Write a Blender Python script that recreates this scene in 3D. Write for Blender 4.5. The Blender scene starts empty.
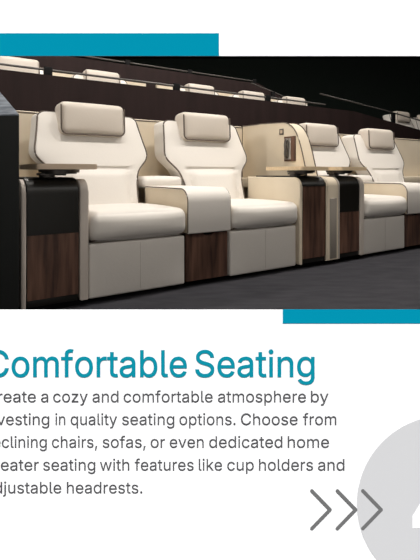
import bpy, bmesh, math, random, json
from mathutils import Vector, Matrix
SC = bpy.context.scene
COL = SC.collection
F = 455.0; HZ = 172.5; CAMZ = 0.75
TH = math.atan(0.690)
U = Vector((math.cos(TH), math.sin(TH), 0)); V = Vector((-math.sin(TH), math.cos(TH), 0))
P0 = Vector((-0.709, 2.644, 0))
FLOOR = -0.02

# ---------------- camera, world, sun, theatre and added lights, exposure
cam = bpy.data.objects.new('camera', bpy.data.cameras.new('camera'))
COL.objects.link(cam)
cam.location = (0, 0, CAMZ); cam.rotation_euler = (math.pi/2, 0, 0)
cam.data.sensor_fit = 'VERTICAL'; cam.data.sensor_height = 36; cam.data.sensor_width = 36
cam.data.lens = 36*F/560; cam.data.shift_y = -(280-HZ)/560
cam.data.clip_start = 0.05; cam.data.clip_end = 100
SC.camera = cam
w = bpy.data.worlds.new('world'); SC.world = w; w.use_nodes = True
w.node_tree.nodes['Background'].inputs[0].default_value = (1, 0.96, 0.92, 1)
w.node_tree.nodes['Background'].inputs[1].default_value = 0.03
SC.view_settings.view_transform = 'Standard'; SC.view_settings.look = 'None'
SC.view_settings.exposure = 0; SC.view_settings.gamma = 1; SC.view_settings.use_curve_mapping = False

sun = bpy.data.objects.new('sun', bpy.data.lights.new('sun', 'SUN')); COL.objects.link(sun)
sun.data.energy = 6.9; sun.data.angle = math.radians(1); sun.data.color = (1, 1, 1)
sun.rotation_euler = (math.radians(30), 0, 0); sun.location = (0, -1, 5)   # sun lamp added to light the display panel evenly

def row(a, b, c=0.0):
    p = P0 + U*a + V*b
    return Vector((p.x, p.y, c))
def area(name, loc, target, size, size_y, power, color):
    l = bpy.data.lights.new(name, 'AREA'); l.shape = 'RECTANGLE'; l.size = size; l.size_y = size_y
    l.energy = power; l.color = color
    o = bpy.data.objects.new(name, l); COL.objects.link(o); o.location = loc
    d = Vector(target)-Vector(loc)
    q = d.to_track_quat('-Z', 'Y'); o.rotation_euler = q.to_euler()
    return o
WARM = (1.0, 0.95, 0.89)
for i, a in enumerate((-0.2, 1.5, 3.2, 5.0)):
    area('ceiling_spot', row(a, -0.38, 4.3), row(a, 0.2, 0.5), 0.3, 0.3, 57, WARM)
area('front_fill', row(2.3, -1.7, 2.1), row(2.3, 0.3, 0.3), 5.0, 0.4, 21, WARM)  # unseen fill added in front to brighten bases and other upright faces
area('left_side_fill', row(-3.6, 0.5, 3.0), row(1.5, 0.4, 0.6), 0.6, 0.6, 85, WARM)  # unseen side light added to brighten the left-facing beige panels
for a, e in ((0.5, 50), (3.0, 46), (5.5, 34), (8.0, 14)):
    area('tier_spot', row(a, 2.6, 4.1), row(a, 3.4, 1.8), 0.5, 0.5, e, WARM)

# ---------------- materials
def mat(name, rgb, rough=0.5, spec=0.5, metallic=0.0, noise=None, bump=None):
    m = bpy.data.materials.new(name); m.use_nodes = True
    nt = m.node_tree; bs = nt.nodes['Principled BSDF']
    def lin(c): return tuple(((x/255)/12.92 if x/255 <= 0.04045 else ((x/255+0.055)/1.055)**2.4) for x in c)+(1,)
    bs.inputs['Base Color'].default_value = lin(rgb)
    bs.inputs['Roughness'].default_value = rough
    bs.inputs['Specular IOR Level'].default_value = spec
    bs.inputs['Metallic'].default_value = metallic
    if noise or bump:
        tc = nt.nodes.new('ShaderNodeTexCoord'); mp = nt.nodes.new('ShaderNodeMapping')
        nt.links.new(tc.outputs['Object'], mp.inputs[0])
    if noise:
        rgb2, scale, stretch, lo, hi, detail = noise
        mp.inputs['Scale'].default_value = stretch
        n = nt.nodes.new('ShaderNodeTexNoise'); n.inputs['Scale'].default_value = scale; n.inputs['Detail'].default_value = detail
        nt.links.new(mp.outputs[0], n.inputs['Vector'])
        r = nt.nodes.new('ShaderNodeValToRGB')
        r.color_ramp.elements[0].position = lo; r.color_ramp.elements[1].position = hi
        r.color_ramp.elements[0].color = lin(rgb); r.color_ramp.elements[1].color = lin(rgb2)
        nt.links.new(n.outputs['Fac'], r.inputs[0]); nt.links.new(r.outputs[0], bs.inputs['Base Color'])
    if bump:
        sc, st = bump
        n2 = nt.nodes.new('ShaderNodeTexNoise'); n2.inputs['Scale'].default_value = sc; n2.inputs['Detail'].default_value = 3
        nt.links.new(tc.outputs['Object'], n2.inputs['Vector'])
        b = nt.nodes.new('ShaderNodeBump'); b.inputs['Strength'].default_value = st; b.inputs['Distance'].default_value = 0.004
        nt.links.new(n2.outputs['Fac'], b.inputs['Height']); nt.links.new(b.outputs[0], bs.inputs['Normal'])
    return m
LEATHER = mat('cream_leather', (229, 223, 215), 0.48, 0.35, bump=(60, 0.12))
LEATHER_SHADED = mat('shaded_headrest_leather', (212, 202, 190), 0.5, 0.35, bump=(60, 0.12))  # cream leather darkened, shade of the upright headrest front put into the colour
BEIGE = mat('beige_leather', (222, 209, 187), 0.6, 0.3, noise=((217, 203, 180), 3, (1, 1, 1), .35, .65, 2), bump=(90, 0.1))
PIPING = mat('taupe_piping', (92, 80, 70), 0.6)
SEAM = mat('seam_thread', (205, 198, 188), 0.7)
WALNUT = mat('walnut_veneer', (62, 43, 36), 0.38, 0.4, noise=((122, 90, 74), 5, (6, 6, 0.55), .32, .72, 6))
DARKLACQ = mat('black_lacquer', (27, 25, 21), 0.35, 0.4)
RIM_SHADED = mat('shaded_rim', (196, 186, 176), 0.5)  # flank colour greyed, shade on the front-facing edges is in the colour
TABLE = mat('oak_table', (214, 190, 154), 0.4, 0.4, noise=((228, 204, 168), 6, (1, 8, 8), .3, .7, 4))
TABLE_D = mat('smoked_oak_table', (200, 178, 154), 0.4, 0.4, noise=((212, 192, 168), 6, (1, 8, 8), .3, .7, 4))
METAL = mat('dark_metal', (96, 92, 88), 0.35, 0.5, 0.6)
STEEL = mat('brushed_steel', (190, 186, 180), 0.3, 0.5, 0.9)
RAILM = mat('grey_rail', (92, 88, 84), 0.4, 0.5, 0.3)
BLACK = mat('black_paint', (12, 12, 13), 0.7, 0.2)
CARPET = mat('charcoal_carpet', (52, 52, 56), 0.95, 0.1, noise=((62, 61, 65), 5, (1, 3, 1), .35, .7, 6), bump=(250, 0.5))
MAROON = mat('dark_maroon_wall', (46, 33, 32), 0.75, 0.2, noise=((39, 28, 27), 2, (4, 4, 0.6), .3, .7, 3))
CEIL = mat('black_ceiling', (58, 66, 62), 0.95, 0.05)
KIOSK = mat('near_black_laminate', (24, 26, 25), 0.5, 0.3)
SLATE = mat('slate_stone', (84, 90, 98), 0.8, 0.2, noise=((130, 136, 144), 9, (1, 2.5, 1), .35, .7, 5), bump=(40, 0.4))
GLASSD = mat('smoked_panel', (24, 22, 22), 0.2, 0.5)
GREYP = mat('grey_fabric_inset', (150, 142, 132), 0.8)
PAPER = mat('white_print', (250, 250, 250), 1.0, 0.0, noise=((244, 244, 245), 1.6, (1, 1, 1), .45, .62, 1))
TEAL = mat('teal_print', (3, 140, 168), 1.0, 0.0)
TEALT = mat('teal_ink', (14, 138, 158), 1.0, 0.0)
INK = mat('dark_grey_ink', (82, 82, 84), 1.0, 0.0)
ARROW = mat('mid_grey_ink', (112, 112, 112), 1.0, 0.0)
DISC = mat('light_grey_print', (204, 204, 205), 1.0, 0.0)
WHITEP = mat('white_ink', (252, 252, 252), 1.0, 0.0)

# ---------------- helpers
def tag(o, label=None, cat=None, group=None, kind=None):
    if label: o['label'] = label
    if cat: o['category'] = cat
    if group: o['group'] = group
    if kind: o['kind'] = kind
    return o
def thing(name, loc, label, cat, group=None, rz=TH):
    o = bpy.data.objects.new(name, None); COL.objects.link(o)
    o.empty_display_size = 0.1
    o.location = loc; o.rotation_euler = (0, 0, rz)
    return tag(o, label, cat, group)
def obj(name, bm, m, parent=None, smooth=True):
    bmesh.ops.recalc_face_normals(bm, faces=bm.faces)
    me = bpy.data.meshes.new(name); bm.to_mesh(me); bm.free()
    me.materials.append(m)
    if smooth:
        for p in me.polygons: p.use_smooth = True
        try: me.set_sharp_from_angle(angle=math.radians(38))
        except Exception: pass
    o = bpy.data.objects.new(name, me); COL.objects.link(o)
    if parent: o.parent = parent
    return o
def box_bm(x0, x1, y0, y1, z0, z1, r=0.0, seg=3, bm=None):
    own = bmesh.new()
    bmesh.ops.create_cube(own, size=1)
    for v in own.verts:
        v.co = Vector((x0+(v.co.x+.5)*(x1-x0), y0+(v.co.y+.5)*(y1-y0), z0+(v.co.z+.5)*(z1-z0)))
    if r > 0:
        bmesh.ops.bevel(own, geom=list(own.edges), offset=r, segments=seg, profile=0.5, affect='EDGES')
    if bm is None: return own
    me = bpy.data.meshes.new('tmp'); own.to_mesh(me); own.free(); bm.from_mesh(me); bpy.data.meshes.remove(me)
    return bm
def pillow_bm(hx, hy, hz, r, mtx, bulge=(0, 0, 0), n=16):
    """rounded box with softly swollen faces"""
    bm = bmesh.new()
    def coords(h):
        pts = [-h+r*(1-math.cos(math.pi/2*i/4)) for i in range(4)]
        k = max(2, n//2)
        mid = [-(h-r)+2*(h-r)*i/k for i in range(k+1)]
        return pts+mid+[-p for p in reversed(pts)]
    X, Y, Z = coords(hx), coords(hy), coords(hz)
    cache = {}
    def vert(p):
        key = tuple(round(q, 6) for q in p)
        if key not in cache:
            p = Vector(p)
            inner = Vector((max(-(hx-r), min(hx-r, p.x)), max(-(hy-r), min(hy-r, p.y)), max(-(hz-r), min(hz-r, p.z))))
            d = p-inner
            q = inner + (d.normalized()*r if d.length > 1e-9 else d)
            nx, ny, nz = p.x/hx, p.y/hy, p.z/hz
            q.x += bulge[0]*nx*(1-ny*ny)*(1-nz*nz)
            q.y += bulge[1]*ny*(1-nx*nx)*(1-nz*nz)
            q.z += bulge[2]*nz*(1-nx*nx)*(1-ny*ny)
            cache[key] = bm.verts.new(mtx @ q)
        return cache[key]
    def face(A, B, f):
        for i in range(len(A)-1):
            for j in range(len(B)-1):
                vs = [vert(f(A[i], B[j])), vert(f(A[i+1], B[j])), vert(f(A[i+1], B[j+1])), vert(f(A[i], B[j+1]))]
                if len(set(vs)) == 4:
                    try: bm.faces.new(vs)
                    except ValueError: pass
    for s in (-1, 1):
        face(X, Y, lambda a, b: (a, b, s*hz)); face(X, Z, lambda a, b: (a, s*hy, b)); face(Y, Z, lambda a, b: (s*hx, a, b))
    return bm
def prism_bm(profile, x0, x1, r=0.0, seg=2, bm=None):
    """profile of (y,z) pushed along x"""
    own = bmesh.new()
    A = [own.verts.new((x0, y, z)) for y, z in profile]; B = [own.verts.new((x1, y, z)) for y, z in profile]
    own.faces.new(A); own.faces.new(list(reversed(B)))
    n = len(A)
    for i in range(n): own.faces.new((A[i], A[(i+1) % n], B[(i+1) % n], B[i]))
    if r > 0:
        rim = [e for e in own.edges if (e.verts[0].co.x == e.verts[1].co.x)]
        bmesh.ops.bevel(own, geom=rim, offset=r, segments=seg, profile=0.5, affect='EDGES')
    if bm is None: return own
    me = bpy.data.meshes.new('tmp'); own.to_mesh(me); own.free(); bm.from_mesh(me); bpy.data.meshes.remove(me)
    return bm
def arc(cy, cz, r, a0, a1, n=8):
    return [(cy+r*math.cos(math.radians(a0+(a1-a0)*i/n)), cz+r*math.sin(math.radians(a0+(a1-a0)*i/n))) for i in range(n+1)]
def tube_bm(pts, rad, sides=8, bm=None, closed=False):
    bm = bm or bmesh.new()
    pts = [Vector(p) for p in pts]; rings = []
    up = Vector((0, 0, 1))
    n = len(pts)
    for i, p in enumerate(pts):
        a = pts[i-1] if (i > 0 or closed) else p; b = pts[(i+1) % n] if (i < n-1 or closed) else p
        t = (b-a).normalized()
        ref = up if abs(t.z) < 0.9 else Vector((0, 1, 0))
        s = t.cross(ref).normalized(); q = s.cross(t).normalized()
        rings.append([bm.verts.new(p+(s*math.cos(2*math.pi*k/sides)+q*math.sin(2*math.pi*k/sides))*rad) for k in range(sides)])
    for i in range(n if closed else n-1):
        R0, R1 = rings[i], rings[(i+1) % n]
        for k in range(sides): bm.faces.new((R0[k], R0[(k+1) % sides], R1[(k+1) % sides], R1[k]))
    if not closed:
        bm.faces.new(rings[0]); bm.faces.new(list(reversed(rings[-1])))
    return bm
def cyl_bm(x, y, z0, z1, r, seg=32, bm=None):
    bm = bm or bmesh.new()
    A = [bm.verts.new((x+r*math.cos(2*math.pi*k/seg), y+r*math.sin(2*math.pi*k/seg), z0)) for k in range(seg)]
    B = [bm.verts.new((v.co.x, v.co.y, z1)) for v in A]
    bm.faces.new(list(reversed(A))); bm.faces.new(B)
    for k in range(seg): bm.faces.new((A[k], A[(k+1) % seg], B[(k+1) % seg], B[k]))
    return bm
def poly_bm(pts2, y0, y1):
    """x,z outline given thickness in y"""
    bm = bmesh.new()
    A = [bm.verts.new((x, y0, z)) for x, z in pts2]; B = [bm.verts.new((x, y1, z)) for x, z in pts2]
    bm.faces.new(A); bm.faces.new(list(reversed(B)))
    n = len(A)
    for i in range(n): bm.faces.new((A[i], A[(i+1) % n], B[(i+1) % n], B[i]))
    return bm
def struct(name, bm, m, label=None):
    o = obj(name, bm, m, smooth=False); tag(o, label, None, None, 'structure'); return o

# ---------------- setting
X0, X1, Y1, ZC = -7.0, 15.0, 17.0, 5.0
struct('floor', box_bm(X0, X1, -2.5, Y1, FLOOR-0.1, FLOOR), CARPET, 'charcoal carpet floor in front of the seats')
struct('ceiling', box_bm(X0, X1, 0.8, Y1, ZC, ZC+0.15), CEIL, 'black ceiling of the dark auditorium')
struct('wall_back', box_bm(X0, X1, Y1, Y1+0.1, FLOOR, ZC), CEIL, 'black wall far behind the seats')
struct('wall_left', box_bm(X0-0.1, X0, 0.8, Y1, FLOOR, ZC), CEIL, 'dark side wall left of the seats')
struct('wall_right', box_bm(X1, X1+0.1, 0.8, Y1, FLOOR, ZC), CEIL, 'dark side wall right of the seats')
PY = 0.8; PW0, PW1, PH = -1.5, 1.5, 2.3
struct('wall_front_left', box_bm(X0, PW0-0.005, PY, PY+0.06, FLOOR, ZC), CEIL, 'wall left of the white display panel')
struct('wall_front_right', box_bm(PW1+0.005, X1, PY, PY+0.06, FLOOR, ZC), CEIL, 'wall right of the white display panel')
struct('wall_front_top', box_bm(PW0-0.005, PW1+0.005, PY, PY+0.06, PH+0.005, ZC), CEIL, 'wall above the white display panel')

# raised tiers behind the first row, all straight along the row direction
def rowbox(name, a0, a1, b0, b1, c0, c1, m, label):
    o = struct(name, box_bm(a0, a1, b0, b1, c0, c1), m, label)
    o.location = row(0, 0, 0); o.rotation_euler = (0, 0, TH); return o
T1F, T2F = 0.87, 1.36
def rowpoly(name, pts, b0, b1, m, label):
    o = struct(name, poly_bm(pts, b0, b1), m, label)
    o.location = row(0, 0, 0); o.rotation_euler = (0, 0, TH); return o
rowpoly('wall_first_tier', [(-3, FLOOR), (13, FLOOR), (13, 1.25), (7.83, 1.60), (5.7, 1.825), (-3, 1.825)], 2.56, 2.64, MAROON, 'dark maroon parapet directly behind the front row of seats')
rowpoly('wall_second_tier', [(-2.2, FLOOR), (12, FLOOR), (12, 1.5), (6.1, 2.12), (5.0, 2.505), (-2.2, 2.505)], 4.28, 4.36, MAROON, 'upper dark maroon parapet behind the second row of seats')
rowbox('floor_first_tier', -3, 11, 2.64, 4.28, 0.0, T1F, CARPET, 'raised step that carries the second row of seats')
rowbox('floor_second_tier', -2, 8, 4.36, 6.3, 0.0, T2F, CARPET, 'upper raised step behind the second parapet')

# ---------------- display panel
def PX(px): return (px-210)/F*PY
def PZ(py): return CAMZ+(HZ-py)/F*PY
panel = thing('display_panel', (0, PY, FLOOR), 'large white printed panel with a wide rectangular opening showing cream cinema seats', 'panel', rz=0)
ox0, ox1, oz0, oz1 = PX(-45), PX(465), PZ(309.9), PZ(56)
bm = bmesh.new()
xs = [PW0, ox0, ox1, PW1]; zs = [FLOOR, oz0, oz1, PH]
for y in (0.0, 0.0015):
    for i in range(3):
        for j in range(3):
            if (i, j) == (1, 1): continue
            q = [bm.verts.new((x, y, z-FLOOR)) for x, z in ((xs[i], zs[j]), (xs[i+1], zs[j]), (xs[i+1], zs[j+1]), (xs[i], zs[j+1]))]
            bm.faces.new(q if y == 0 else list(reversed(q)))
for (xa, za, xb, zb) in ((ox0, oz0, ox1, oz0), (ox1, oz0, ox1, oz1), (ox1, oz1, ox0, oz1), (ox0, oz1, ox0, oz0), (PW0, FLOOR, PW1, FLOOR), (PW1, FLOOR, PW1, PH), (PW1, PH, PW0, PH), (PW0, PH, PW0, FLOOR)):
    bm.faces.new([bm.verts.new((xa, 0, za-FLOOR)), bm.verts.new((xb, 0, zb-FLOOR)), bm.verts.new((xb, 0.0015, zb-FLOOR)), bm.verts.new((xa, 0.0015, za-FLOOR))])
bmesh.ops.remove_doubles(bm, verts=bm.verts, dist=1e-5)
obj('panel_sheet', bm, PAPER, panel, smooth=False)
def flat(name, pts, m, label, lift=0.0003, t=0.0003, parent=None):
    """shape printed on the panel, from points in panel metres"""
    o = obj(name, poly_bm([(x, z-FLOOR) for x, z in pts], -lift-t, -lift), m, parent or panel, smooth=False)
    if label: o['label'] = label
    return o
def rect(x0, y0, x1, y1): return [(PX(x0), PZ(y1)), (PX(x1), PZ(y1)), (PX(x1), PZ(y0)), (PX(x0), PZ(y0))]
flat('teal_bar', rect(-45, 33.3, 219, 56), TEAL, 'teal bar above the opening')
flat('teal_bar', rect(282.7, 309.3, 465, 323.4), TEAL, 'teal bar below the opening')
cx, cy, R = 445.4, 504, 88.6
flat('grey_disc', [(PX(cx+R*math.cos(2*math.pi*k/96)), PZ(cy+R*math.sin(2*math.pi*k/96))) for k in range(96)], DISC, 'large light grey disc', 0.0002, 0.0002)
four = [(412.3, 527.9), (412.3, 515.8), (456, 446), (474, 446), (474, 514), (485, 514), (485, 527.9), (474, 527.9), (474, 549), (458.5, 549), (458.5, 527.9)]
f4 = obj('numeral', poly_bm([(PX(x), PZ(y)-FLOOR) for x, y in four], -0.0007, -0.0005), WHITEP, panel, smooth=False); f4['label'] = 'white numeral four on the grey disc'
def chevron(x, y0, y1, tipx, wd):
    ym = (y0+y1)/2; pts = []
    a = Vector((x, y0)); t = Vector((tipx, ym)); b = Vector((x, y1)); h = wd/2
    d1 = (t-a).normalized(); n1 = Vector((d1.y, -d1.x)); d2 = (b-t).normalized(); n2 = Vector((d2.y, -d2.x))
    def cap(c, ang0): return [(c.x+h*math.cos(ang0+math.pi*k/8), c.y+h*math.sin(ang0+math.pi*k/8)) for k in range(9)]
    pts += cap(a, math.atan2(-n1.y, -n1.x))          # start cap
    a1 = math.atan2(n1.y, n1.x); a2 = math.atan2(n2.y, n2.x)
    pts += [(t.x+h*math.cos(a1+(a2-a1)*k/6), t.y+h*math.sin(a1+(a2-a1)*k/6)) for k in range(7)]
    pts += cap(b, a2)
    m = (n1+n2).normalized(); inner = t-m*(h/ m.dot(n1)); pts.append((inner.x, inner.y))
    return pts
for i, x in enumerate((311.8, 337.3, 362.8)):
    c = obj('chevron', poly_bm([(PX(a), PZ(b)-FLOOR) for a, b in chevron(x, 490.6, 528.2, x+18.2, 3.5)], -0.0008, -0.0006), ARROW, panel, smooth=False)
    c['label'] = 'grey arrowhead pointing right'

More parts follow.
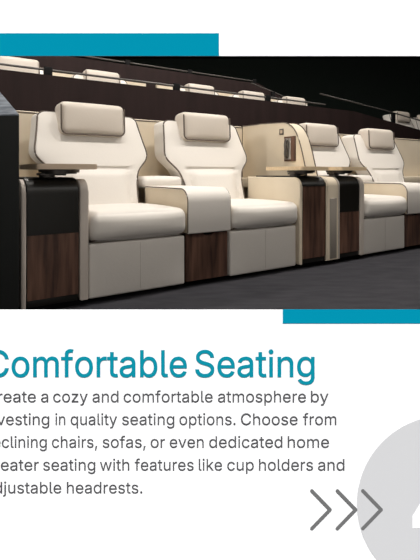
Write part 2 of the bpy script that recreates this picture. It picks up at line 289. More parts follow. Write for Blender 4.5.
GLYPHS = json.loads('''{",":[188,[[[53,-119,38,-119,48,-56],[58,8,68,71,91,71],[114,71,137,71,119,8],[102,-56,84,-119,69,-119]]]],".":[188,[[[108,-4,95,-4,83,-4],[72,0,63,9,54,18],[50,28,50,41,50,54],[54,65,63,73,72,82],[83,87,95,87,108,87],[119,82,128,73,137,65],[141,54,141,41,141,28],[137,18,128,9,119,0]]]],"C":[510,[[[293,-7,267,-7,223,-7],[184,4,150,25,116,46],[89,76,70,115,50,154],[40,201,40,254,40,308],[50,354,70,393,89,432],[116,462,150,484,184,505],[223,516,267,516,293,516],[317,512,340,504,363,497],[384,486,402,471,420,457],[436,439,448,418,460,398],[468,374,473,348,451,348],[430,348,408,348,404,366],[398,381,389,395,381,408],[370,419,357,428,345,438],[331,444,315,449,300,454],[284,456,267,456,236,456],[208,448,184,432,159,417],[139,394,125,364,111,334],[103,297,103,254,103,211],[111,175,125,145,140,115],[159,92,184,76,209,61],[236,53,267,53,284,53],[300,55,315,60,331,65],[345,71,357,81,370,90],[381,101,389,114,398,128],[404,143,408,160,430,160],[451,160,473,160,469,135],[460,111,448,91,436,70],[421,52,402,38,384,23],[363,12,341,5,318,-3]]]],"S":[447,[[[263,-9,224,-9,187,-9],[155,-3,128,9,100,21],[79,38,64,60,49,82],[40,107,38,137,60,137],[82,137,104,137,106,117],[112,101,123,88,134,75],[149,65,166,59,184,52],[203,49,224,49,247,49],[268,53,286,60,304,68],[319,78,329,92,340,105],[346,121,346,139,346,155],[341,169,332,179,323,189],[311,198,296,205,281,211],[264,217,245,222,224,228],[204,234,184,239,142,251],[109,268,86,289,63,311],[52,339,52,372,52,401],[60,426,75,448,90,469],[111,486,138,498,164,510],[194,516,227,516,261,516],[290,510,316,498,342,486],[362,469,377,449,392,428],[400,404,401,378,380,378],[358,378,337,378,335,403],[323,423,302,437,281,451],[256,459,225,459,203,459],[184,455,167,448,151,441],[138,431,129,418,120,406],[115,391,115,376,115,358],[120,344,131,334,142,323],[154,314,169,308,184,302],[199,297,212,293,230,289],[247,284,264,279,279,275],[295,270,312,264,328,257],[344,248,359,238,373,227],[385,214,395,198,404,181],[408,162,408,139,408,111],[401,86,386,64,372,41],[351,24,323,11,296,-2]]]],"a":[389,[[[182,-9,160,-9,136,-9],[114,-4,94,5,75,14],[59,27,48,45,36,62],[30,83,30,108,30,130],[35,147,43,161,52,175],[63,185,78,193,92,201],[108,207,125,211,143,215],[160,218,178,220,201,223],[219,225,234,227,248,228],[258,231,265,235,272,239],[276,245,276,255,276,255],[276,256,276,257,276,272],[273,286,267,297,261,308],[252,316,240,322,228,328],[213,331,196,331,178,331],[162,328,149,322,136,317],[126,309,118,301,110,292],[104,283,100,274,80,280],[61,285,41,291,50,314],[62,332,79,346,95,360],[113,369,133,375,153,381],[173,384,194,384,208,384],[223,383,239,379,255,376],[271,370,286,360,301,351],[313,338,322,320,332,303],[337,280,337,251,337,168],[337,84,337,0,317,0],[297,0,277,0,277,17],[277,35,277,52,275,52],[274,52,272,52,268,43],[261,34,252,25,243,15],[230,7,215,1,200,-5]],[[155,45,170,45,193,45],[212,50,228,59,243,68],[255,79,263,93,271,107],[276,122,276,138,276,155],[276,173,276,190,273,187],[268,184,259,182,251,180],[242,178,231,176,221,174],[210,172,200,171,190,170],[182,169,175,168,161,166],[147,163,134,159,121,154],[111,148,103,139,96,131],[92,119,92,105,92,92],[95,81,102,72,109,63],[118,57,130,52,142,48]]]],"b":[424,[[[261,-8,229,-8,206,-8],[187,-4,172,4,158,12],[146,21,138,31,129,42],[123,51,118,59,116,59],[114,59,112,59,112,39],[112,20,112,0,92,0],[72,0,53,0,53,170],[53,339,53,509,73,509],[93,509,114,509,114,446],[114,382,114,319,115,319],[117,319,118,319,123,327],[129,336,137,346,145,356],[157,365,171,373,186,381],[205,384,229,384,261,384],[289,376,313,361,337,345],[356,322,370,293,383,263],[390,229,390,189,390,149],[383,114,370,84,356,55],[337,32,313,16,289,0]],[[197,47,220,47,244,47],[263,53,279,66,295,78],[308,95,316,117,324,138],[328,162,328,189,328,216],[324,240,316,261,308,282],[296,299,280,311,264,324],[244,330,220,330,197,330],[177,324,161,312,145,300],[133,284,125,263,117,242],[113,217,113,189,113,161],[117,136,125,115,133,94],[146,77,162,65,178,53]]]],"c":[396,[[[226,-8,207,-8,173,-8],[143,0,117,16,91,33],[71,56,56,85,41,114],[34,149,34,187,34,227],[41,262,56,291,71,321],[91,343,117,360,143,376],[173,384,207,384,226,384],[243,382,260,377,276,372],[292,365,305,356,319,347],[330,335,340,322,350,309],[357,294,362,277,342,272],[322,267,303,262,300,272],[296,281,290,289,285,297],[278,305,270,311,262,317],[253,322,242,325,232,328],[220,330,207,330,182,330],[161,323,145,310,129,297],[116,280,108,258,100,237],[96,213,96,187,96,162],[100,139,108,117,116,96],[129,79,145,66,161,53],[182,46,207,46,220,46],[232,48,243,52,253,55],[263,60,271,66,279,72],[286,80,292,89,297,97],[301,107,304,117,324,112],[343,107,363,102,358,85],[351,70,341,56,332,43],[320,31,306,21,293,12],[277,4,261,-1,244,-6]]]],"d":[424,[[[219,-8,195,-8,164,-8],[136,0,111,16,87,32],[68,55,55,84,41,114],[34,149,34,189,34,229],[41,263,55,293,69,322],[88,345,112,361,136,376],[164,384,196,384,219,384],[238,381,253,373,268,365],[279,356,287,346,296,336],[302,327,306,319,308,319],[309,319,311,319,311,382],[311,446,311,509,331,509],[351,509,372,509,372,339],[372,170,372,0,352,0],[332,0,313,0,313,20],[313,39,313,59,311,59],[309,59,307,59,302,51],[295,42,287,31,278,21],[267,12,252,4,238,-4]],[[181,47,205,47,227,47],[247,53,263,65,279,77],[291,94,299,115,308,136],[312,161,312,189,312,217],[308,242,300,263,292,284],[279,300,263,312,247,324],[228,330,205,330,181,330],[161,324,145,311,129,299],[116,282,108,261,100,240],[96,216,96,189,96,162],[100,138,109,117,117,95],[129,78,145,66,161,53]]]],"e":[404,[[[238,-8,212,-8,175,-8],[143,0,117,16,90,33],[70,56,56,85,41,114],[34,148,34,187,34,226],[41,260,55,290,69,319],[89,343,115,359,141,376],[171,384,205,384,226,384],[246,381,266,374,285,367],[303,356,319,341,335,326],[348,306,357,282,366,258],[371,228,371,194,371,186],[371,178,371,169,272,169],[174,169,75,169,75,187],[75,204,75,221,163,221],[250,221,338,221,329,215],[319,208,310,202,310,227],[306,249,298,269,290,288],[278,303,263,314,247,325],[228,330,205,330,182,330],[163,325,146,313,130,302],[118,288,109,270,100,251],[96,232,96,211,96,200],[96,189,96,178,96,150],[101,126,110,106,120,87],[134,72,151,61,168,51],[189,46,212,46,228,46],[241,48,254,53,266,57],[277,64,285,73,294,82],[301,93,306,105,325,101],[345,96,365,91,359,71],[349,54,335,39,321,24],[303,13,283,4,262,-4]]]],"f":[254,[[[154,379,228,379,228,362],[228,344,228,327,154,327],[80,327,6,327,6,344],[6,362,6,379,80,379]],[[101,0,81,0,81,144],[81,288,81,432,81,453],[86,471,96,486,106,500],[119,511,135,519,152,526],[169,530,187,530,201,530],[213,529,222,527,232,525],[238,523,243,521,238,503],[233,486,227,468,224,470],[220,471,215,472,210,473],[203,474,195,474,176,474],[163,469,154,460,146,451],[142,437,142,419,142,279],[142,140,142,0,121,0]]]],"g":[425,[[[238,-151,207,-151,179,-151],[155,-147,134,-140,113,-132],[96,-123,82,-110,69,-98],[58,-84,51,-69,67,-60],[84,-50,101,-41,107,-49],[113,-57,122,-66,130,-75],[141,-82,154,-88,168,-94],[186,-97,207,-97,238,-97],[263,-90,282,-75,302,-60],[311,-37,311,-6,311,19],[311,44,311,68,310,68],[308,68,306,68,301,60],[295,51,287,41,278,32],[267,23,252,16,238,8],[219,5,195,5,164,5],[137,12,113,27,88,41],[69,62,55,90,41,118],[34,152,34,191,34,230],[41,264,55,293,69,322],[88,345,112,361,137,376],[165,384,196,384,220,384],[239,381,253,373,268,365],[280,356,288,346,297,336],[303,327,308,319,309,319],[311,319,313,319,313,339],[313,359,313,379,333,379],[353,379,372,379,372,250],[372,121,372,-9,372,-42],[365,-69,350,-90,335,-111],[316,-126,291,-136,266,-146]],[[181,59,205,59,228,59],[248,64,264,75,280,86],[292,101,300,121,308,141],[312,165,312,193,312,220],[308,243,300,264,292,284],[280,301,264,312,248,324],[228,330,205,330,181,330],[161,324,145,312,129,299],[117,283,109,262,100,242],[96,219,96,193,96,166],[100,143,109,123,117,103],[129,87,145,76,162,65]]]],"h":[410,[[[114,249,114,227,114,151],[114,76,114,0,93,0],[73,0,53,0,53,170],[53,339,53,509,73,509],[93,509,114,509,114,435],[114,361,114,287,110,287],[106,287,102,287,114,322],[131,347,152,362,174,377],[199,384,227,384,253,384],[276,379,295,369,315,358],[330,342,341,321,352,299],[357,273,357,240,357,160],[357,80,357,0,337,0],[316,0,296,0,296,78],[296,157,296,235,296,265],[288,288,273,304,258,321],[237,329,210,329,192,329],[175,325,161,317,146,309],[135,298,126,283,118,267]]]],"i":[167,[[[73,0,53,0,53,126],[53,253,53,379,73,379],[93,379,114,379,114,253],[114,126,114,0,93,0]],[[95,443,84,443,72,443],[62,447,54,455,45,462],[41,472,41,483,41,494],[45,504,54,512,62,520],[72,524,84,524,95,524],[106,520,114,512,122,504],[126,494,126,483,126,472],[122,462,114,455,106,447]]]],"j":[167,[[[53,243,53,379,73,379],[93,379,114,379,114,243],[114,106,114,-30,114,-53],[110,-73,102,-90,93,-107],[81,-120,65,-129,48,-138],[28,-143,4,-143,-1,-143],[-5,-143,-10,-143,-10,-124],[-10,-105,-10,-87,-6,-87],[-2,-87,2,-87,20,-87],[32,-82,40,-72,49,-62],[53,-48,53,-29,53,107]],[[95,443,83,443,72,443],[62,447,53,455,45,462],[41,472,41,483,41,494],[45,504,53,512,62,520],[72,524,83,524,95,524],[105,520,114,512,122,504],[126,494,126,483,126,472],[122,462,114,455,105,447]]]],"k":[381,[[[132,158,110,137,110,162],[110,187,110,212,113,212],[117,212,121,212,175,268],[230,323,284,379,310,379],[335,379,360,379,301,319],[243,259,184,199,182,199],[179,199,177,199,155,178]],[[73,0,53,0,53,170],[53,339,53,509,73,509],[93,509,114,509,114,339],[114,170,114,0,93,0]],[[320,0,294,0,245,62],[197,124,148,186,162,200],[177,214,191,229,252,152],[312,76,372,0,346,0]]]],"l":[189,[[[147,-2,139,-2,110,-2],[88,5,74,20,60,35],[53,57,53,84,53,226],[53,367,53,509,73,509],[93,509,114,509,114,372],[114,235,114,99,114,81],[116,69,120,62,125,55],[133,52,146,52,152,52],[157,52,160,53,164,53],[167,54,170,54,173,37],[177,20,181,3,175,1],[169,0,162,-1,154,-2]]]],"m":[610,[[[73,0,53,0,53,126],[53,253,53,379,72,379],[92,379,112,379,112,351],[112,323,112,295,111,295],[109,295,108,295,113,316],[121,332,132,346,144,359],[157,369,172,376,187,383],[203,386,219,386,247,386],[270,378,287,361,305,344],[316,322,321,295,318,295],[315,295,312,295,317,313],[325,329,337,343,349,357],[364,367,381,375,398,382],[416,386,437,386,459,386],[479,381,497,372,515,362],[530,348,541,328,551,309],[557,285,557,255,557,170],[557,85,557,0,536,0],[516,0,496,0,496,85],[496,169,496,254,496,281],[488,301,473,313,457,325],[439,330,419,330,402,330],[387,327,374,320,362,313],[352,303,345,290,339,278],[335,263,335,247,335,165],[335,82,335,0,315,0],[295,0,274,0,274,87],[274,173,274,260,274,281],[267,298,253,311,239,324],[221,330,199,330,185,330],[171,327,158,320,144,313],[134,303,126,289,118,276],[114,258,114,238,114,159],[114,79,114,0,93,0]]]],"n":[410,[[[114,249,114,227,114,151],[114,76,114,0,93,0],[73,0,53,0,53,126],[53,253,53,379,72,379],[92,379,112,379,112,349],[112,318,112,287,109,287],[106,287,102,287,114,322],[131,347,152,362,174,377],[199,384,227,384,253,384],[276,379,295,369,314,358],[330,342,341,321,352,299],[357,273,357,240,357,160],[357,80,357,0,337,0],[316,0,296,0,296,78],[296,157,296,235,296,265],[288,288,273,304,258,321],[237,329,210,329,192,329],[175,325,161,317,146,309],[135,298,126,283,118,267]]]],"o":[415,[[[242,-8,207,-8,173,-8],[143,0,117,16,91,33],[71,56,56,85,41,114],[34,149,34,187,34,227],[41,262,56,291,71,321],[91,343,117,360,143,376],[173,384,207,384,242,384],[273,376,299,360,325,343],[345,321,359,291,374,262],[381,227,381,187,381,149],[374,114,359,85,345,56],[325,33,299,16,273,0]],[[182,46,207,46,233,46],[254,53,270,66,287,79],[299,96,307,117,315,139],[319,162,319,187,319,213],[315,236,307,258,299,280],[287,297,270,310,254,323],[233,330,207,330,182,330],[161,323,145,310,129,297],[116,280,108,258,100,237],[96,213,96,187,96,162],[100,139,108,117,116,96],[129,79,145,66,161,53]]]],"p":[424,[[[73,-143,53,-143,53,31],[53,205,53,379,72,379],[92,379,112,379,112,359],[112,339,112,319,114,319],[116,319,118,319,123,327],[129,336,137,346,145,356],[157,365,171,373,186,381],[205,384,229,384,261,384],[289,376,313,361,337,345],[356,322,370,293,383,263],[390,229,390,189,390,149],[383,114,370,84,356,55],[337,32,313,16,289,0],[261,-8,229,-8,206,-8],[187,-4,173,4,158,12],[146,21,138,31,130,42],[123,51,118,59,117,59],[115,59,114,59,114,-8],[114,-76,114,-143,93,-143]],[[197,47,220,47,244,47],[263,53,279,66,295,78],[308,95,316,117,324,138],[328,162,328,189,328,216],[324,240,316,261,308,282],[296,299,280,311,264,324],[244,330,220,330,197,330],[177,324,161,312,145,300],[133,284,125,263,117,242],[113,217,113,189,113,161],[117,136,125,115,133,94],[146,77,162,65,178,53]]]],"q":[424,[[[372,31,372,-143,351,-143],[331,-143,311,-143,311,-76],[311,-8,311,59,309,59],[308,59,306,59,302,51],[295,42,287,31,278,21],[267,12,252,4,238,-4],[219,-8,195,-8,164,-8],[136,0,111,16,87,32],[68,55,55,84,41,114],[34,149,34,189,34,229],[41,263,55,293,69,322],[88,345,112,361,136,376],[164,384,196,384,219,384],[238,381,253,373,268,365],[279,356,287,346,296,336],[302,327,307,319,309,319],[311,319,313,319,313,339],[313,359,313,379,332,379],[352,379,372,379,372,205]],[[181,47,205,47,227,47],[247,53,263,65,279,77],[291,94,299,115,308,136],[312,161,312,189,312,217],[308,242,300,263,292,284],[279,300,263,312,247,324],[228,330,205,330,181,330],[161,324,145,311,129,299],[116,282,108,261,100,240],[96,216,96,189,96,162],[100,138,109,117,117,95],[129,78,145,66,161,53]]]],"r":[259,[[[73,0,53,0,53,126],[53,253,53,379,72,379],[92,379,112,379,112,360],[112,340,112,321,113,321],[114,321,115,321,122,340],[135,355,152,367,170,379],[190,385,213,385,218,385],[223,385,229,384,235,384],[240,384,243,384,243,363],[243,343,243,322,242,323],[237,323,230,324,223,325],[215,326,207,326,189,326],[173,322,159,315,145,307],[134,297,126,284,118,270],[114,255,114,237,114,158],[114,79,114,0,93,0]]]],"s":[365,[[[211,-8,182,-8,156,-8],[133,-4,112,3,92,11],[75,23,62,38,49,53],[40,72,36,94,55,98],[74,102,94,107,99,86],[109,70,124,60,139,50],[158,45,181,45,208,45],[229,51,244,62,260,74],[268,87,268,103,268,116],[263,127,254,136,245,144],[231,151,212,155,191,160],[170,165,149,170,115,178],[89,191,72,208,55,225],[47,247,47,274,47,296],[53,315,65,332,77,348],[94,361,115,370,136,380],[160,384,187,384,213,384],[235,380,254,372,272,365],[287,353,299,339,310,325],[319,309,324,290,305,286],[287,281,268,277,263,292],[255,304,243,316,230,327],[212,333,187,333,165,333],[146,327,131,317,116,306],[109,293,109,277,109,263],[114,252,124,243,134,235],[150,228,172,223,191,218],[210,214,229,209,264,201],[290,188,306,171,323,154],[331,133,331,107,331,84],[325,64,312,47,300,30],[282,16,260,6,237,-3]]]],"t":[227,[[[138,379,204,379,204,362],[204,344,204,327,138,327],[72,327,6,327,6,344],[6,362,6,379,72,379]],[[65,345,65,471,85,471],[106,471,126,471,126,347],[126,222,126,98,126,81],[129,69,136,61,143,54],[154,50,170,50,174,50],[179,50,185,51,191,52],[197,53,202,54,206,36],[209,19,213,2,207,0],[200,-2,192,-3,184,-4],[176,-4,168,-4,136,-4],[110,4,92,21,74,38],[65,62,65,93,65,219]]]],"u":[410,[[[211,-5,182,-5,157,-5],[134,0,115,11,95,21],[80,37,69,59,58,80],[53,107,53,139,53,219],[53,299,53,379,73,379],[93,379,114,379,114,301],[114,222,114,144,114,114],[121,91,137,75,152,58],[173,50,200,50,218,50],[235,54,249,62,264,70],[275,81,283,97,292,112],[296,131,296,153,296,228],[296,304,296,379,316,379],[337,379,357,379,357,253],[357,126,357,0,337,0],[318,0,298,0,298,31],[298,61,298,92,301,92],[304,92,307,92,295,57],[279,32,257,17,235,2]]]],"v":[389,[[[184,0,163,0,114,126],[66,253,17,379,40,379],[62,379,84,379,111,305],[138,230,165,155,174,132],[181,110,187,87,193,64],[199,42,206,21,198,21],[191,21,184,21,191,42],[197,64,203,87,209,110],[216,132,224,155,251,230],[278,305,305,379,327,379],[349,379,371,379,323,253],[275,126,226,0,205,0]]]],"w":[567,[[[158,0,138,0,99,126],[61,253,23,379,44,379],[66,379,87,379,103,324],[118,269,133,214,140,191],[147,165,154,137,161,108],[168,76,175,41,172,41],[168,41,165,41,172,75],[179,106,186,135,193,163],[199,190,206,214,221,269],[237,324,252,379,273,379],[295,379,316,379,332,324],[347,269,362,214,368,190],[375,164,382,136,388,107],[395,76,402,41,399,41],[395,41,391,41,399,75],[406,107,413,135,420,164],[427,190,434,214,449,269],[465,324,480,379,502,379],[523,379,545,379,506,253],[468,126,429,0,409,0],[389,0,368,0,352,57],[335,114,319,172,314,189],[309,207,305,225,300,243],[295,261,291,280,286,299],[281,318,277,338,281,338],[286,338,291,338,286,319],[281,299,277,280,272,261],[267,243,263,225,258,206],[253,189,248,172,231,114],[215,57,199,0,178,0]]]],"y":[389,[[[51,-140,47,-139,52,-121],[57,-103,61,-86,65,-86],[68,-87,71,-87,83,-90],[94,-91,104,-89,114,-87],[122,-82,130,-74,138,-66],[145,-53,151,-36,155,-24],[159,-13,163,-1,114,126],[66,252,17,379,40,379],[62,379,84,379,111,305],[138,230,165,155,174,132],[181,109,187,87,193,64],[199,42,206,21,198,21],[191,21,184,21,190,42],[196,64,202,87,209,110],[216,132,224,155,251,230],[278,305,305,379,327,379],[349,379,371,379,316,234],[260,88,204,-58,196,-78],[187,-94,177,-107,166,-120],[153,-129,139,-136,125,-142],[109,-145,91,-145,81,-145],[72,-144,65,-143,57,-142]]]],"z":[380,[[[141,0,42,0,42,15],[42,30,42,46,112,137],[183,228,254,320,254,321],[254,322,254,323,185,323],[117,323,48,323,48,342],[48,361,48,379,143,379],[238,379,333,379,333,363],[333,347,333,331,264,241],[195,150,126,60,126,59],[126,58,126,56,197,56],[268,56,339,56,339,38],[339,19,339,0,240,0]]]]}''')
def word_extent(s):
    adv = 0; lo = 1e9; hi = -1e9
    for ch in s:
        g = GLYPHS[ch]
        xs_ = [p[2] for sp in g[1] for p in sp]
        lo = min(lo, adv+min(xs_)); hi = max(hi, adv+max(xs_)); adv += g[0]
    return lo, hi
from mathutils.geometry import delaunay_2d_cdt
def contour(sp):
    pts = []
    n = len(sp)
    for i in range(n):
        a, b = sp[i], sp[(i+1) % n]
        p0, p1, p2, p3 = Vector(a[2:4]), Vector(a[4:6]), Vector(b[0:2]), Vector(b[2:4])
        straight = abs((p1-p0).cross(p3-p0)) < 60 and abs((p2-p0).cross(p3-p0)) < 60
        m = 1 if straight else 7
        for k in range(m):
            t = k/m; q = p0*(1-t)**3+p1*3*(1-t)**2*t+p2*3*(1-t)*t*t+p3*t**3
            if not pts or (q-pts[-1]).length > 1.0: pts.append(q)
    if (pts[0]-pts[-1]).length < 1.0: pts.pop()
    return pts
def winding(p, loops):
    w_ = 0
    for L in loops:
        for a, b in zip(L, L[1:]+L[:1]):
            if (a.y <= p.y) != (b.y <= p.y):
                x = a.x+(p.y-a.y)*(b.x-a.x)/(b.y-a.y)
                if x > p.x: w_ += 1 if b.y > a.y else -1
    return w_
GC_ = {}
def glyph_fill(ch, bold):
    """triangles of one letter; bold thickens the stroke by that many units per side"""
    if (ch, bold) in GC_: return GC_[(ch, bold)]
    loops = [contour(sp) for sp in GLYPHS[ch][1]]
    areas = [sum(a.x*b.y-b.x*a.y for a, b in zip(L, L[1:]+L[:1])) for L in loops]
    sgn = 1 if areas[max(range(len(areas)), key=lambda i: abs(areas[i]))] < 0 else -1
    out = []
    for L in loops:
        n = len(L); M_ = []
        for i in range(n):
            d1 = (L[i]-L[i-1]).normalized(); d2 = (L[(i+1) % n]-L[i]).normalized()
            n1 = Vector((-d1.y, d1.x)); n2 = Vector((-d2.y, d2.x)); mm = n1+n2
            if mm.length < 0.3: mm = n1
            mm.normalize(); M_.append(L[i]+mm*(sgn*bold/max(0.5, mm.dot(n1))))
        out.append(M_)
    verts = [p for L in out for p in L]; edges = []; o_ = 0
    for L in out:
        edges += [(o_+i, o_+(i+1) % len(L)) for i in range(len(L))]; o_ += len(L)
    r = delaunay_2d_cdt(verts, edges, [], 0, 1e-4)
    V_ = r[0]; T_ = [f for f in r[2] if winding((V_[f[0]]+V_[f[1]]+V_[f[2]])/3, out) != 0]
    GC_[(ch, bold)] = (V_, T_)
    return V_, T_
def lettering(name, words, base, xh, m, label, bold=0.0):
    """words: (text, left px or None, right px); one mesh for the whole line"""
    s = xh/0.393/1000.0
    def wscale(t, l, r):
        if isinstance(l, tuple):       # (tail of the word, its left edge): the head is cut by the picture's edge
            lo, hi = word_extent(l[0]); return (r-l[1])/(hi-lo)
        lo, hi = word_extent(t); return (r-l)/(hi-lo)
    K = PY/F; bm = bmesh.new()
    for t, l, r in words:
        lo, hi = word_extent(t)
        k = wscale(t, l, r)
        org = r-hi*k
        adv = 0
        for ch in t:
            V_, T_ = glyph_fill(ch, bold)
            vs = [bm.verts.new(((org+(adv+p.x)*k)*K, p.y*s*K, 0)) for p in V_]
            for f in T_: bm.faces.new([vs[i] for i in f])
            adv += GLYPHS[ch][0]
    bmesh.ops.delete(bm, geom=[v for v in bm.verts if not v.link_faces], context='VERTS')
    ex = bmesh.ops.extrude_face_region(bm, geom=list(bm.faces))
    for v in ex['geom']:
        if isinstance(v, bmesh.types.BMVert): v.co.z = 0.0002
    bmesh.ops.recalc_face_normals(bm, faces=bm.faces)
    me = bpy.data.meshes.new(name); bm.to_mesh(me); bm.free()
    me.materials.clear(); me.materials.append(m); me.name = name
    me.transform(Matrix.Translation((PX(0), -0.0005, PZ(base)-FLOOR)) @ Matrix.Rotation(math.pi/2, 4, 'X'))
    for p in me.polygons: p.material_index = 0
    o = bpy.data.objects.new(name, me); COL.objects.link(o); o.parent = panel
    o['label'] = label
    return o
lettering('heading_text', [('Comfortable', ('omfortable', 12.0), 186.6), ('Seating', 195.6, 314.2)], 376.6, 20.3, TEALT, 'large teal heading reading Comfortable Seating', 7)
LINES = [
 (402.0, [('Create', ('eate', 3.7), 35.9), ('a', 41.2, 48.3), ('cozy', 53.3, 87.7), ('and', 92.6, 118.5), ('comfortable', 123.7, 212.6), ('atmosphere', 218, 305.8), ('by', 310.9, 328.3)]),
 (424.7, [('investing', ('esting', 6.2), 49.3), ('in', 55.5, 65.3), ('quality', 70.8, 117), ('seating', 122.2, 174.3), ('options.', 179.5, 235.5), ('Choose', 241, 297.5), ('from', 302.9, 336.2)]),
 (447.4, [('reclining', ('clining', 2.0), 46.8), ('chairs,', 52, 97.2), ('sofas,', 102.7, 145.5), ('or', 150.7, 165), ('even', 169.8, 203.7), ('dedicated', 209.2, 282.3), ('home', 287.7, 329)]),
 (470.2, [('theater', ('eater', 1.0), 38.8), ('seating', 43.3, 95.3), ('with', 100, 129.3), ('features', 134.7, 193.6), ('like', 198.8, 222), ('cup', 227.3, 253.7), ('holders', 259, 313), ('and', 318, 344.3)]),
 (493.0, [('adjustable', ('ustable', 8.4), 61.3), ('headrests.', 67, 142.3)])]
for y, ws in LINES:
    lettering('text_line', ws, y, 8.8, INK, 'line of grey text starting with the word '+ws[0][0], 2.5)

# ---------------- recliner
LEAN = 0.40; ANG = math.atan(LEAN)
BC = 0.31                                    # centre of the back across the seat
def bfront(c): return 0.70+LEAN*(c-0.85)
WPTS = [(.42, .29), (.55, .295), (.66, .305), (.74, .325), (.79, .355), (.83, .405), (.87, .435), (.91, .438), (1.0, .420), (1.1, .402), (1.2, .388)]
def bw(c):
    if c <= WPTS[0][0]: return WPTS[0][1]
    for (c0, w0), (c1, w1) in zip(WPTS, WPTS[1:]):
        if c <= c1:
            t = (c-c0)/(c1-c0); return w0+(w1-w0)*t
    return WPTS[-1][1]
def bws(c):                                  # smoothed
    return sum(bw(c+d) for d in (-.03, -.02, -.01, 0, .01, .02, .03))/7
CT = 1.195
def back_rows():
    rows = []
    n = 40
    for i in range(n+1):
        c = 0.42+(CT-0.05-0.42)*i/n; rows.append((c, bws(c), 1.0))
    for k in range(1, 9):
        a = math.pi/2*k/8
        rows.append((CT-0.05+0.05*math.sin(a), bws(CT-0.05)-0.055*(1-math.cos(a)), 1-0.35*(1-math.cos(a))))
    return rows
def sm(x): x = max(0, min(1, x)); return x*x*(3-2*x)
def backrest_bm():
    bm = bmesh.new(); rings = []
    TK = 0.20
    for c, w_, s in back_rows():
        r = 0.022; th = TK*s if c > 0.6 else TK
        yf = bfront(c); yb = yf+th
        ring = []
        nf = 24
        lump = 0
        for i in range(nf+1):                # front, left to right
            t = -1+2*i/nf; x = (w_-r)*t
            bl = 0.018*(1-t**4)*sm((CT-c)/0.08)
            ax = abs(x)
            bl -= 0.020*math.exp(-((c-0.775)/0.014)**2)*sm((0.30-ax)/0.06)     # crease over the lumbar pad
            bl -= 0.014*math.exp(-((ax-0.235)/0.014)**2)*sm((0.76-c)/0.05)     # creases down both sides of it
            bl += 0.012*sm((0.22-ax)/0.05)*sm((0.76-c)/0.03)
            ring.append((x, yf-bl))
        for k in range(1, 5):
            a = math.pi/2*k/4; ring.append((w_-r+r*math.sin(a), yf+r-r*math.cos(a)))
        ring.append((w_, yf+th*0.5))
        for k in range(0, 5):
            a = math.pi/2*k/4; ring.append((w_-r*1.5+r*1.5*math.cos(a), yb-r*1.5+r*1.5*math.sin(a)))
        for k in range(0, 5):
            a = math.pi/2*k/4; ring.append((-(w_-r*1.5)-r*1.5*math.sin(a), yb-r*1.5+r*1.5*math.cos(a)))
        ring.append((-w_, yf+th*0.5))
        for k in range(0, 4):
            a = math.pi/2*k/4; ring.append((-(w_-r)-r*math.cos(a), yf+r-r*math.sin(a)))
        rings.append([bm.verts.new((BC+x, y, c)) for x, y in ring])
    n = len(rings[0])
    for A, B in zip(rings, rings[1:]):
        for k in range(n): bm.faces.new((A[k], A[(k+1) % n], B[(k+1) % n], B[k]))
    bm.faces.new(rings[0]); bm.faces.new(list(reversed(rings[-1])))
    return bm
def back_piping():
    L = []
    for c, w_, s in back_rows():
        if c < 0.5: continue
        L.append((w_-0.004, bfront(c)+0.006, c))
    left = [(BC-x, y, z) for x, y, z in L]; right = [(BC+x, y, z) for x, y, z in L]
    return tube_bm(left+list(reversed(right)), 0.0062)
def make_recliner(loc, label, group):
    t = thing('recliner', loc, label, 'recliner', group)
    W = 0.664
    M = Matrix.Translation((W/2, 0.30, 0.172))
    obj('base', pillow_bm(W/2-0.004, 0.30, 0.162, 0.014, M, (0, 0.006, 0)), LEATHER, t)
    s = obj('seam', tube_bm([(W/2, -0.0065, 0.03+0.29*k/12) for k in range(13)], 0.0010), SEAM, t)
    M = Matrix.Translation((W/2, 0.275, 0.43))
    cu = obj('seat_cushion', pillow_bm(W/2-0.002, 0.315, 0.088, 0.055, M, (0, 0.02, 0.018)), LEATHER, t)
    obj('seat_piping', tube_bm([(0.02+(W-0.04)*k/12, -0.012, 0.352) for k in range(13)], 0.004), PIPING, t)
    obj('backrest', backrest_bm(), LEATHER, t)
    obj('piping', back_piping(), PIPING, t)
    cz = 1.150
    M = Matrix.Translation((BC-0.005, bfront(cz)-0.015, cz-0.006)) @ Matrix.Rotation(-0.05, 4, 'X')
    hx, hy, hz, r = 0.252, 0.085, 0.124, 0.046
    hr = obj('headrest', pillow_bm(hx, hy, hz, r, M, (0, 0.012, 0.004)), LEATHER_SHADED, t)
    pts = []
    y = -hy+0.020
    rr = 0.042
    X_, Z_ = hx-0.008, hz-0.008
    for (cx_, cz_, a0) in ((-X_+rr, Z_-rr, 180), ):
        pass
    path = [(-X_, Z_-0.02)]
    path += [(-X_+rr-rr*math.cos(a), -Z_+rr-rr*math.sin(a)) for a in [math.pi/2*k/6 for k in range(7)]]
    path += [(X_-rr+rr*math.sin(a), -Z_+rr-rr*math.cos(a)) for a in [math.pi/2*k/6 for k in range(7)]]
    path += [(X_, Z_-0.02)]
    tp = [M @ Vector((x, -hy+0.004, z)) for x, z in path]
    obj('piping', tube_bm(tp, 0.0058), PIPING, hr)
    return t

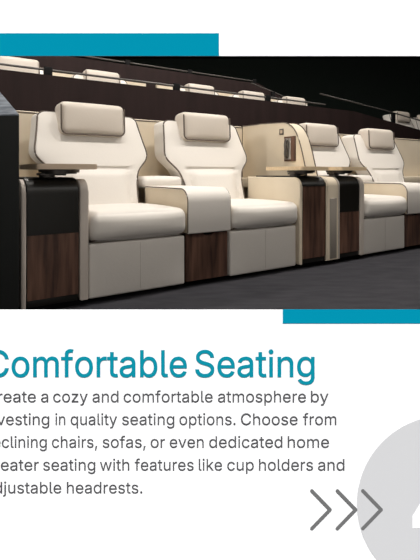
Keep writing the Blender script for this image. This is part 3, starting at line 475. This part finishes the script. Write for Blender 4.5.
# ---------------- console between two seats of a pair
def make_console(loc, label, group):
    t = thing('console', loc, label, 'console', group)
    W = 0.355
    top = 0.645; r = 0.085
    obj('body', box_bm(0.012, W-0.012, 0.03, 0.62, 0.02, 0.34, 0.004), DARKLACQ, t)
    # walnut front with a finger notch in its top edge
    pts = [(0.008, 0.02), (W-0.008, 0.02), (W-0.008, 0.335), (0.225, 0.335), (0.22, 0.322), (0.15, 0.322), (0.145, 0.335), (0.008, 0.335)]
    obj('drawer_front', poly_bm(pts, 0.008, 0.03), WALNUT, t, smooth=False)
    prof = [(0.62, 0.345), (0.62, top-0.012), ] + [(0.62, top-0.012)][1:] + arc(-0.012+r, top-0.012-r, r, 90, 180) + [(-0.012, 0.345)]
    obj('side_panel', prism_bm(prof, 0.006, W-0.006), BEIGE, t)
    outer = [(0.62, top-0.012), (0.62, top)] + arc(-0.024+r+0.01, top-r-0.01, r+0.01, 90, 180) + arc(-0.016, 0.350, 0.008, 180, 270, 3) + [(-0.012, 0.342)] + list(reversed(arc(-0.012+r, top-0.012-r, r, 90, 180)))
    obj('armrest', prism_bm(outer, 0.004, W-0.004), LEATHER, t)
    for x in (0.002, W-0.002):
        p = [(x, 0.60, top-0.004), (x, 0.3, top-0.004)] + [(x, y, z) for y, z in arc(-0.018+r, top-0.006-r, r, 90, 180)] + [(x, -0.018, 0.45), (x, -0.018, 0.35)]
        obj('piping', tube_bm(p, 0.004), PIPING, t)
    M = Matrix.Translation((W/2-0.01, 0.74, 0.672))
    obj('rear_pad', pillow_bm(W/2+0.0, 0.13, 0.045, 0.035, M, (0, 0.004, 0.006)), LEATHER, t)
    return t

# ---------------- wooden cabinet with leather flanks
def cab_profile(y0, y1, z0, z1, r):
    return [(y1, z0), (y1, z1)] + arc(y0+r, z1-r, r, 90, 180) + [(y0, z0)]
def make_cabinet(loc, W, rims, label, group, side=BEIGE, split=0.41):
    """rims = (left width, right width) of the pale flanks"""
    t = thing('side_cabinet', loc, label, 'cabinet', group)
    rl, rr = rims
    r = 0.07
    obj('body', prism_bm(cab_profile(0.0, 0.55, 0.02, 0.695, r), rl, W-rr), DARKLACQ, t)
    obj('front_panel', box_bm(rl+0.006, W-rr-0.006, -0.020, -0.001, 0.06, split-0.001), WALNUT, t, smooth=False)
    fp = [(-0.001, split)] + list(reversed(arc(0.07, 0.625, 0.071, 90, 180))) + [(0.075, 0.697), (0.075, 0.719)] + arc(0.07, 0.630, 0.090, 90, 180) + [(-0.020, split)]
    obj('upper_front', prism_bm(fp, rl+0.006, W-rr-0.006), DARKLACQ, t)['label'] = 'black upper front curving back to the top'  # part of the front above the split, coloured black
    obj('top_cap', box_bm(rl+0.006, W-rr-0.006, 0.076, 0.55, 0.697, 0.722, 0.003), DARKLACQ, t)
    obj('kick_strip', box_bm(rl+0.006, W-rr-0.006, -0.014, 0.0, 0.022, 0.058, 0.002), DARKLACQ, t)
    for (x0, x1, nm) in ((0, rl, 'flank'), (W-rr, W, 'flank')):
        if x1-x0 > 0.001:
            obj(nm, prism_bm(cab_profile(-0.026, 0.62, 0.02, 0.712, 0.075), x0+0.001, x1-0.001, 0.008, 3), side, t)
    obj('plinth', box_bm(0.02, W-0.02, 0.03, 0.5, FLOOR, 0.03), BLACK, t)
    return t

# ---------------- swivel tray table
def make_table(loc, m, label, group, W=0.34):
    t = thing('tray_table', loc, label, 'tray table', group)
    top = box_bm(0.0, W, -0.055, 0.38, 0.768, 0.798)
    vert = [e for e in top.edges if abs(e.verts[0].co.z-e.verts[1].co.z) > 0.01]
    bmesh.ops.bevel(top, geom=vert, offset=0.02, segments=4, profile=0.5, affect='EDGES')
    obj('tabletop', top, m, t)
    sw = cyl_bm(0.17, 0.12, 0.750, 0.768, 0.115)
    cyl_bm(0.17, 0.12, 0.742, 0.750, 0.10, bm=sw)
    obj('swivel_plate', sw, METAL, t)
    obj('arm', box_bm(0.05, 0.20, 0.08, 0.16, 0.733, 0.748, 0.004), METAL, t)
    obj('post', cyl_bm(0.10, 0.12, 0.7235, 0.737, 0.045), METAL, t)
    return t

PAIR = 1.032; Q = 2.516
recs = [
 (0.0, 'cream leather recliner nearest the left edge, beside the wooden side cabinet', ),
 (PAIR, 'cream leather recliner between the first console and the phone partition'),
 (Q, 'cream recliner right of the phone partition, its headrest half hidden by it'),
 (Q+PAIR, 'cream recliner farthest right, only its backrest and headrest in view')]
G1 = 'cream leather recliners in the front row'
for a, lab in recs: make_recliner(row(a, 0, 0), lab, G1)
make_console(row(0.669, 0), 'leather topped console with walnut drawer between the two left recliners', 'consoles between paired recliners')
make_console(row(Q+0.669, 0), 'leather topped console cut by the right edge of the picture', 'consoles between paired recliners')
GC = 'walnut side cabinets'
make_cabinet(row(-0.372, 0), 0.368, (0.026, 0.052), 'walnut side cabinet beside the leftmost recliner', GC, RIM_SHADED)
make_cabinet(row(1.702, 0), 0.318, (0.034, 0.004), 'walnut side cabinet right of the second recliner, left of the partition', GC, BEIGE, 0.64)
make_cabinet(row(2.170, 0), 0.342, (0.004, 0.060), 'walnut side cabinet just right of the phone partition', GC, RIM_SHADED)
GT = 'swivel tray tables'
make_table(row(-0.30, 0), TABLE_D, 'dark swivel tray table over the leftmost side cabinet', GT)
make_table(row(1.700, 0), TABLE, 'oak tray table left of the partition front edge, reaching toward the second recliner', GT, 0.32)
make_table(row(2.180, 0), TABLE, 'oak tray table right of the partition, in front of the third recliner', GT)

# ---------------- partition between the seat pairs
part = thing('partition', row(2.026, 0), 'beige leather partition with rounded front edge and wall phone', 'partition')
pts = [(1.10, 0.02), (1.10, 1.225), (0.80, 1.222)]
def bez(p0, p1, p2, p3, n=12):
    return [tuple((1-t)**3*a+3*(1-t)**2*t*b+3*(1-t)*t*t*c+t**3*d for a, b, c, d in zip(p0, p1, p2, p3)) for t in [k/n for k in range(n+1)]]
curve = bez((0.50, 1.208), (0.33, 1.19), (0.29, 1.04), (0.205, 0.712))
prof = pts + curve + [(0.05, 0.712)] + arc(-0.026+0.075, 0.712-0.075, 0.075, 90, 180) + [(-0.026, 0.02)]
obj('body', prism_bm(prof, 0.0, 0.138, 0.010, 3), BEIGE, part)
edge = pts[1:]+curve
for x in (0.003, 0.135):
    obj('piping', tube_bm([(x, y-0.002, z+0.003) for y, z in edge], 0.005), PIPING, part)
o = obj('inset', box_bm(0.03, 0.115, -0.029, -0.02, 0.03, 0.535, 0.003), GREYP, part); o['label'] = 'grey inset strip'
ph = obj('phone_recess', box_bm(-0.012, 0.02, 0.335, 0.475, 0.853, 1.078, 0.004), WALNUT, part); ph['label'] = 'walnut framed recess'
b_ = obj('back_plate', box_bm(-0.016, -0.010, 0.385, 0.462, 0.868, 1.062, 0.002), STEEL, ph)
hs = [(-0.022, 0.43, 1.045), (-0.034, 0.43, 1.03), (-0.038, 0.43, 1.0), (-0.034, 0.43, 0.96), (-0.038, 0.43, 0.92), (-0.034, 0.43, 0.895), (-0.022, 0.43, 0.885)]
obj('handset', tube_bm(hs, 0.014, 10), METAL, ph)
cp = obj('control_plate', box_bm(-0.005, 0.01, 0.49, 0.545, 1.10, 1.155, 0.003), METAL, part); cp['label'] = 'small square switch plate'
obj('switch', box_bm(-0.008, -0.004, 0.502, 0.533, 1.112, 1.143, 0.001), TABLE_D, cp)

# ---------------- back shells
def shell(a0, a1, label, b=1.10, z=0.0):
    t = thing('seat_shell', row(a0, b, z), label, 'shell', 'beige shells behind the seat pairs' if z == 0 else 'shells on the tier')
    obj('panel', prism_bm([(0, 0.02), (0, 1.20)]+arc(0.025, 1.20, 0.025, 180, 0)+[(0.05, 0.02)], 0, a1-a0), BEIGE, t)
    obj('piping', tube_bm([((a1-a0)*k/6, 0.0, 1.212) for k in range(7)], 0.005), PIPING, t)
    obj('ledge', box_bm(0, a1-a0, -0.19, -0.002, 0.60, 0.70, 0.02), BEIGE, t)
    return t
shell(-0.37, 2.024, 'beige shell panel behind the two left recliners')
shell(2.166, 5.6, 'beige shell panel behind the recliners right of the partition')

shell(-2.5, 2.3, 'long pale shell behind the left seats of the lower tier', 3.85, 0.935)
shell(2.5, 5.9, 'long pale shell behind the middle seats of the lower tier', 3.85, 0.935)

# ---------------- slanted dark kiosk at the left edge
p1 = Vector((-0.944, 2.25)); p2 = Vector((p1.x+0.6*V.x, p1.y+0.6*V.y)); p3 = Vector((-1.9, p2.y)); p4 = Vector((-1.9, 2.25))
k = thing('kiosk', (p1.x, p1.y, 0), 'near black cabinet with sloping slate top at the left edge', 'cabinet', rz=0)
bm = bmesh.new()
base = [bm.verts.new((p.x-p1.x, p.y-p1.y, FLOOR)) for p in (p1, p2, p3, p4)]
topv = [bm.verts.new((p.x-p1.x, p.y-p1.y, z)) for p, z in ((p1, 1.03), (p2, 1.25), (p3, 1.25), (p4, 1.03))]
bm.faces.new(base); bm.faces.new(topv)
for i in range(4): bm.faces.new((base[i], base[(i+1) % 4], topv[(i+1) % 4], topv[i]))
obj('body', bm, KIOSK, k, smooth=False)
bm = bmesh.new()
lo = [bm.verts.new((v[0]-p1.x, v[1]-p1.y, z)) for v, z in ((p1, 1.031), (p2, 1.251), (p3, 1.251), (p4, 1.031))]
hi = [bm.verts.new((v.co.x, v.co.y, v.co.z+0.006)) for v in lo]
bm.faces.new(lo); bm.faces.new(hi)
for i in range(4): bm.faces.new((lo[i], lo[(i+1) % 4], hi[(i+1) % 4], hi[i]))
obj('sloping_top', bm, SLATE, k, smooth=False)['label'] = 'slate grey sloping top'

# ---------------- rails on the parapets
def rail(name, pts, b, posts, label, h):
    t = thing(name, row(pts[0][0], b), label, 'railing', None)
    a0 = pts[0][0]
    bm = bmesh.new()
    tube_bm([(a-a0, 0, c) for a, c in pts], 0.013, 10, bm=bm)
    obj('handrail', bm, RAILM, t)
    for a, c0, c1 in posts:
        obj('post', box_bm(a-a0-0.045, a-a0+0.045, -0.02, 0.02, c0, c1, 0.003), BLACK, t)
    return t
rail('first_tier_railing', [(-3, 1.888), (5.0, 1.888)], 2.60,
     [(a, 1.822, 1.92) for a in (-1.4, 0.47, 2.12, 3.72)], 'grey handrail with black posts on the lower parapet', 0.06)
rail('descending_railing', [(4.9, 2.06), (6.6, 1.93), (8.6, 1.74), (12, 1.35)], 2.62,
     [(a, c-0.25, c) for a, c in ((6.95, 1.9), )], 'handrail sloping down toward the right edge of the picture', 0.1)
rail('second_tier_railing', [(-2, 2.55), (4.95, 2.55)], 4.32,
     [(a, 2.50, 2.59) for a in (0.6, 2.2, 3.4, 4.9)], 'thin handrail on the upper parapet', 0.06)
rail('stair_railing', [(4.64, 2.45), (5.2, 2.34), (6.1, 2.12)], 4.1, [(5.2, 1.9, 2.34)], 'short steep handrail beside the end of the upper parapet', 0.1)

# ---------------- seats of the tiers behind (copies of the first recliner and its parts)
src = [o for o in COL.objects if o.name == 'recliner'][0]
def dup(o, parent=None):
    c = o.copy(); COL.objects.link(c)
    if parent: c.parent = parent
    for ch in list(o.children): dup(ch, c)
    return c
def back_seat(a, b, z, label, group):
    c = dup(src); c.location = row(a, b, z); c['label'] = label; c['group'] = group
    return c
ORD = ['first', 'second', 'third', 'fourth', 'fifth', 'sixth']
for i, (a, z) in enumerate(((0.04, T1F+0.05), (1.14, T1F+.02), (2.78, T1F+.01), (3.86, T1F+.01), (4.88, T1F+.01))):
    back_seat(a, 2.72, z, 'cream recliner behind the lower parapet, '+ORD[i]+' from the left, only its top showing', 'cream recliners behind the lower parapet')
for i, (a, z) in enumerate(((8.3, T1F), (9.32, T1F))):
    back_seat(a, 2.72, z, ('cream seat top behind the sloping handrail near the right edge', 'cream seat top cut by the right edge behind the sloping handrail')[i], 'cream recliners beside the sloping handrail')
for i, a in enumerate((0.6, 1.75, 3.3)):
    back_seat(a, 4.45, T2F, 'cream recliner behind the upper parapet, '+ORD[i]+' from the left, thin strip showing', 'cream recliners behind the upper parapet')
